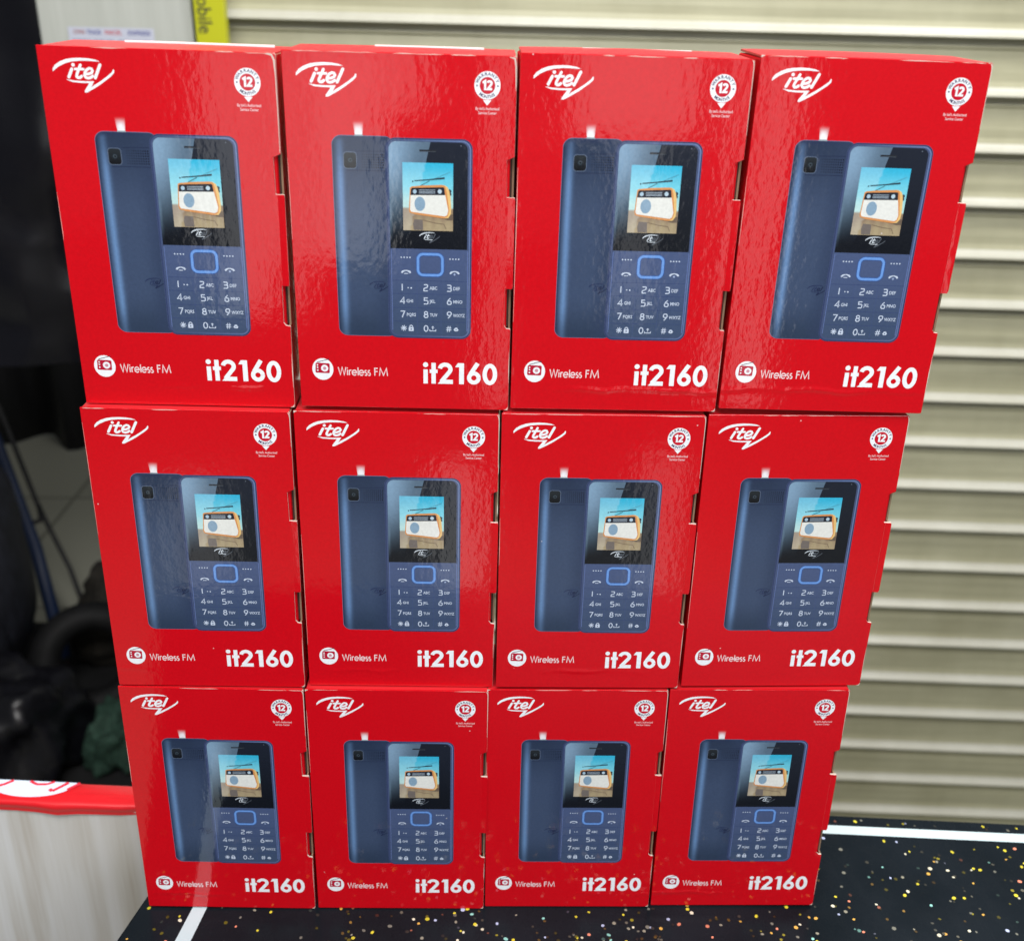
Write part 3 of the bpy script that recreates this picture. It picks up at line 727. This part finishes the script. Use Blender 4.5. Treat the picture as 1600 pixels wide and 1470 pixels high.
# ------------------------------------------------------------------ wooden counter on the left with its red banner
def wood(nt, src, b):
    w1 = noise(nt, 1.0, 5, wpos(nt, (70, 10, 3.5)), 0.6); w2 = noise(nt, 1.0, 3, wpos(nt, (16, 5, 2.5)))
    k = ramp(nt, w1, [(0.3, (0.47, 0.44, 0.39)), (0.5, (0.60, 0.60, 0.58)), (0.7, (0.68, 0.69, 0.70))])
    return mixc(nt, 1.0, k, ramp(nt, w2, [(0.35, (0.86, 0.82, 0.76)), (0.6, (1.0, 1.0, 1.02))]), 'MULTIPLY')
wd = mat('pale_laminate', (0.5, 0.5, 0.5), 0.45, extra=wood)
banner = mat('red_banner_vinyl', (0.60, 0.006, 0.012), 0.35, 0.6, 0.15, extra=lambda nt, s_, b: mixc(nt, 1.0, s_, ramp(nt, noise(nt, 45, 4), [(0.3, (0.85, 0.8, 0.8)), (0.7, (1.08, 1.2, 1.2))]), 'MULTIPLY'))
ang = math.atan2(0.0727-0.0776, 0.0806)
ctr = tag(empty('side_counter', (-0.204, 0.0727, 0), (0, 0, ang)), 'pale wood-grain counter with a red vinyl banner along its top edge, left of the boxes', 'counter')
m_ = MB(); m_.box(-0.7, 0.025, 0.0005, 0.0155, FZ, -0.0045); m_.build('front_board', wd, ctr)
# banner: wraps over the top edge, with a soft swollen fold
pr = [(0.0175, -0.0035), (0.0172, -0.0012), (0.016, -0.0005), (0.008, -0.0003), (0.002, -0.0002), (0.0002, -0.0008), (-0.0012, -0.0022), (-0.0010, -0.0040), (-0.0002, -0.0062), (-0.0006, -0.0075)]
n = 60; V, F = [], []
for i in range(n+1):
    x = -0.7+0.725*i/n; wv = 0.0006*math.sin(i*0.9)+0.0004*math.sin(i*2.3)
    for j, (yy, zz) in enumerate(pr): V.append((x, yy+(wv if j > 4 else 0), zz+(wv*0.8 if j > 5 else 0)))
m = len(pr)
for i in range(n):
    for j in range(m-1): F.append((i*m+j, i*m+j+1, (i+1)*m+j+1, (i+1)*m+j))
bn = mesh_obj('red_banner', V, F, banner, ctr, smooth=True)
# white oval emblem with red script printed on the banner's top face
V, F, K = [], [], []
cx, ry_, rx_ = -0.068, 0.0175, 0.026
def onb(x, y, dz): return (x, y, -0.00015+dz)
N = 60; top = []
pts = []
for i in range(N+1):
    t = math.pi+math.pi*i/N; pts.append((cx+rx_*math.cos(t), 0.0168+0.0135*math.sin(t)))
for i, q in enumerate(pts): V.append(onb(q[0], q[1], 0.0)); K.append(c(205, 220, 240))
F.append(tuple(range(len(pts))))
def bst(P, w, dz):
    for i in range(len(P)-1):
        (xa, ya_), (xb, yb_) = P[i], P[i+1]; d = math.hypot(xb-xa, yb_-ya_); nx_, ny_ = -(yb_-ya_)/d*w/2, (xb-xa)/d*w/2
        b0 = len(V)
        for q in ((xa+nx_, ya_+ny_), (xb+nx_, yb_+ny_), (xb-nx_, yb_-ny_), (xa-nx_, ya_-ny_)): V.append(onb(q[0], q[1], dz+i*2e-6)); K.append(c(215, 40, 60))
        F.append((b0+3, b0+2, b0+1, b0))
bst([(cx-0.020, 0.011), (cx-0.0165, 0.0125), (cx-0.012, 0.0165)], 0.0022, 0.00006)
bst([(cx-0.002, 0.0165), (cx+0.003, 0.0140), (cx+0.009, 0.0145), (cx+0.0125, 0.0168)], 0.0018, 0.00009)
bst([(cx+0.012, 0.0105), (cx+0.0145, 0.0090), (cx+0.0175, 0.0125), (cx+0.021, 0.0165)], 0.0022, 0.00012)
bst([(cx+0.0225, 0.0105), (cx+0.028, 0.0165)], 0.0022, 0.00015)
mesh_obj('oval_emblem', V, F, flat, bn, K)

# ------------------------------------------------------------------ dim passage on the left: floor, curtain and clutter
def tiles(nt, src, b):
    br = nt.nodes.new('ShaderNodeTexBrick'); br.offset = 0; br.inputs['Scale'].default_value = 1.0
    br.inputs['Brick Width'].default_value = 0.6; br.inputs['Row Height'].default_value = 0.6; br.inputs['Mortar Size'].default_value = 0.006
    br.inputs['Color1'].default_value = (0.48, 0.48, 0.41, 1); br.inputs['Color2'].default_value = (0.42, 0.42, 0.36, 1); br.inputs['Mortar'].default_value = (0.27, 0.27, 0.23, 1)
    nt.links.new(wpos(nt, (1, 1, 1)), br.inputs['Vector'])
    return mixc(nt, 1.0, br.outputs['Color'], ramp(nt, noise(nt, 3, 4), [(0.3, (0.75, 0.75, 0.72)), (0.7, (1.1, 1.1, 1.1))]), 'MULTIPLY')
fm = mat('floor_tile', (0.3, 0.3, 0.3), 0.4, extra=tiles)
m_ = MB(); m_.quad((-8, -6, FZ), (8, -6, FZ), (8, 8, FZ), (-8, 8, FZ)); tag(m_.build('floor', fm), kind='structure')
def fabric(name, col, rough=0.8):
    return mat(name, col, rough, extra=lambda nt, s_, b: mixc(nt, 1.0, s_, ramp(nt, noise(nt, 14, 5, None, 0.65), [(0.3, (0.45,)*3), (0.7, (1.5,)*3)]), 'MULTIPLY'))
blackcl = fabric('black_cloth', (0.006, 0.006, 0.009), 0.6)
V, F = [], []; nx_, nz_ = 90, 8
for j in range(nz_+1):
    for i in range(nx_+1):
        x = -3.2+2.75*i/nx_; zz = FZ+0.005+2.9*j/nz_; V.append((x, 2.80+0.05*math.sin(i*0.9)+0.03*math.sin(i*0.37+j*0.3), zz))
for j in range(nz_):
    for i in range(nx_): a0 = j*(nx_+1)+i; F.append((a0, a0+1, a0+nx_+2, a0+nx_+1))
o = mesh_obj('black_curtain', V, F, blackcl, smooth=True); so = o.modifiers.new('thick', 'SOLIDIFY'); so.thickness = 0.006
tag(o, 'black curtain hanging at the far end of the passage on the left', 'curtain')
import mathutils
def lump(name, loc, size, m, seed, label, cat, amp=0.25, rot=(0, 0, 0), parent=None, flat_bottom=True):
    V, F = [], []; nu, nv = 40, 24
    for j in range(nv+1):
        for i in range(nu):
            th = math.pi*j/nv; ph = 2*math.pi*i/nu
            d = Vector((math.sin(th)*math.cos(ph), math.sin(th)*math.sin(ph), math.cos(th)))
            ns = mathutils.noise.noise(d*1.7+Vector((seed, 0, 0)))*amp+mathutils.noise.noise(d*4.5+Vector((0, seed, 0)))*amp*0.4
            e = Vector([math.copysign(abs(q)**0.75, q) for q in d])*(1+ns)
            V.append((e.x*size[0], e.y*size[1], max(-size[2]*0.98, e.z*size[2])))
    for j in range(nv):
        for i in range(nu): F.append((j*nu+i, (j+1)*nu+i, (j+1)*nu+(i+1) % nu, j*nu+(i+1) % nu))
    o = mesh_obj(name, V, F, m, parent, smooth=True); o.location = loc; o.rotation_euler = rot
    if label: tag(o, label, cat)
    return o
# black plastic-wrapped garments hanging in the passage
gar = mat('black_glossy_plastic', (0.006, 0.006, 0.01), 0.22)
hg = tag(empty('hanging_garment', (-0.86, 1.35, 1.1)), 'black garment in shiny plastic hanging in the dark passage, left of the top row', 'garment')
V, F = [], []; nx_, nz_ = 36, 60
for j in range(nz_+1):
    for i in range(nx_):
        t = j/nz_; an = 2*math.pi*i/nx_; wd_ = 0.04+0.20*sm(0, 0.15, t)
        q = Vector((math.cos(an)*wd_, math.sin(an)*0.07*(0.5+t*0.7), -1.25*t))
        k = mathutils.noise.noise(Vector((q.x*14, q.y*14+3, q.z*6)))*0.028+mathutils.noise.noise(Vector((q.x*40, q.y*30, q.z*30)))*0.006
        V.append((q.x*(1+k*2), q.y-k, q.z))
for j in range(nz_):
    for i in range(nx_): F.append((j*nx_+i, j*nx_+(i+1) % nx_, (j+1)*nx_+(i+1) % nx_, (j+1)*nx_+i))
mesh_obj('plastic_cover', V, F, gar, hg, smooth=True)
vs, fs = tube([(0, 0, 0.0), (0, 0, 0.06), (0.02, 0, 0.10), (0.045, 0, 0.08)], 0.003); mesh_obj('hanger_hook', vs, fs, blk, hg)
# bags, tyre, green cloth, blue pole, cable
dk = fabric('charcoal_nylon', (0.020, 0.022, 0.032), 0.6)
bp_ = lump('backpack', (-1.08, 1.50, FZ+0.27), (0.13, 0.14, 0.28), dk, 2.0, 'charcoal backpack standing on the floor at the left picture edge', 'backpack', 0.15)
lump('front_pocket', (0.04, -0.11, -0.08), (0.08, 0.05, 0.12), dk, 5.0, None, None, 0.12, parent=bp_)
vs, fs = tube([(0.02, -0.1, 0.2), (0.10, -0.13, 0.12), (0.12, -0.13, -0.02), (0.10, -0.12, -0.14)], 0.007); mesh_obj('strap', vs, fs, mat('grey_strap', (0.04, 0.04, 0.045), 0.5), bp_)
lump('refuse_bag', (-0.90, 1.22, FZ+0.11), (0.14, 0.12, 0.12), fabric('black_bin_liner', (0.006, 0.006, 0.009), 0.35), 9.0, 'crumpled black plastic bag on the floor just above the wooden counter', 'bag', 0.4)
lump('green_cloth', (-0.705, 1.24, FZ+0.055), (0.045, 0.06, 0.06), fabric('green_cloth_weave', (0.030, 0.075, 0.052), 0.8), 4.0, 'crumpled dark green cloth on the floor beside the bottom row', 'cloth', 0.5)
V, F = [], []; n1, n2 = 40, 14
for i in range(n1):
    for j in range(n2):
        A, B = 2*math.pi*i/n1, 2*math.pi*j/n2; rr = 0.090+0.030*math.cos(B); V.append((rr*math.cos(A), 0.035*math.sin(B), rr*math.sin(A)))
for i in range(n1):
    for j in range(n2): F.append((i*n2+j, i*n2+(j+1) % n2, ((i+1) % n1)*n2+(j+1) % n2, ((i+1) % n1)*n2+j))
o = mesh_obj('tyre', V, F, fabric('tyre_rubber', (0.006, 0.006, 0.007), 0.7), smooth=True); o.location = (-0.80, 1.42, FZ+0.115); o.rotation_euler = (-0.35, 0, 0.4)
tag(o, 'small black rubber tyre leaning in the passage between the bag and the green cloth', 'tyre')
m_ = MB(); m_.box(-1.75, -0.57, 0.78, 1.72, FZ+0.0005, FZ+0.012)  # black sheet added to darken the pale tiles in this part of the passage
o = tag(m_.build('darkening_mat', fabric('black_rubber', (0.010, 0.010, 0.011), 0.8)), 'flat black mat added to darken the floor under the bags in the passage', 'mat')
o.rotation_euler = (0, 0, 0); bevel(o, 0.004)
vs, fs = tube([(-1.30, 2.05, -0.30), (-1.151, 1.9, -0.542), (-1.031, 1.75, -0.76), (-0.93, 1.58, FZ+0.005)], 0.015, 12)
tag(mesh_obj('blue_pole', vs, fs, mat('blue_paint', (0.008, 0.022, 0.07), 0.5), smooth=True), 'dark blue painted pole leaning in the passage beside the backpack', 'pole')
vs, fs = tube([(-1.20, 1.95, -0.33), (-1.125, 1.9, -0.478), (-1.054, 1.85, -0.70), (-0.982, 1.8, -0.844), (-0.90, 1.68, FZ+0.006)], 0.006)
cb = tag(mesh_obj('black_cable', vs, fs, blk, smooth=True), 'thin black cable dropping to the pale floor tiles right of the blue pole', 'cable')
vs, fs = tube([(-1.052, 1.85, -0.700), (-1.03, 1.80, -0.712), (-1.06, 1.78, -0.716)], 0.006); mesh_obj('cable_branch', vs, fs, blk, cb)
lump('dark_sack', (-0.80, 1.64, FZ+0.095), (0.10, 0.12, 0.10), fabric('dark_sackcloth', (0.03, 0.026, 0.02), 0.85), 12.0, 'dark sack on the floor, half hidden behind the bottom row', 'sack', 0.35)
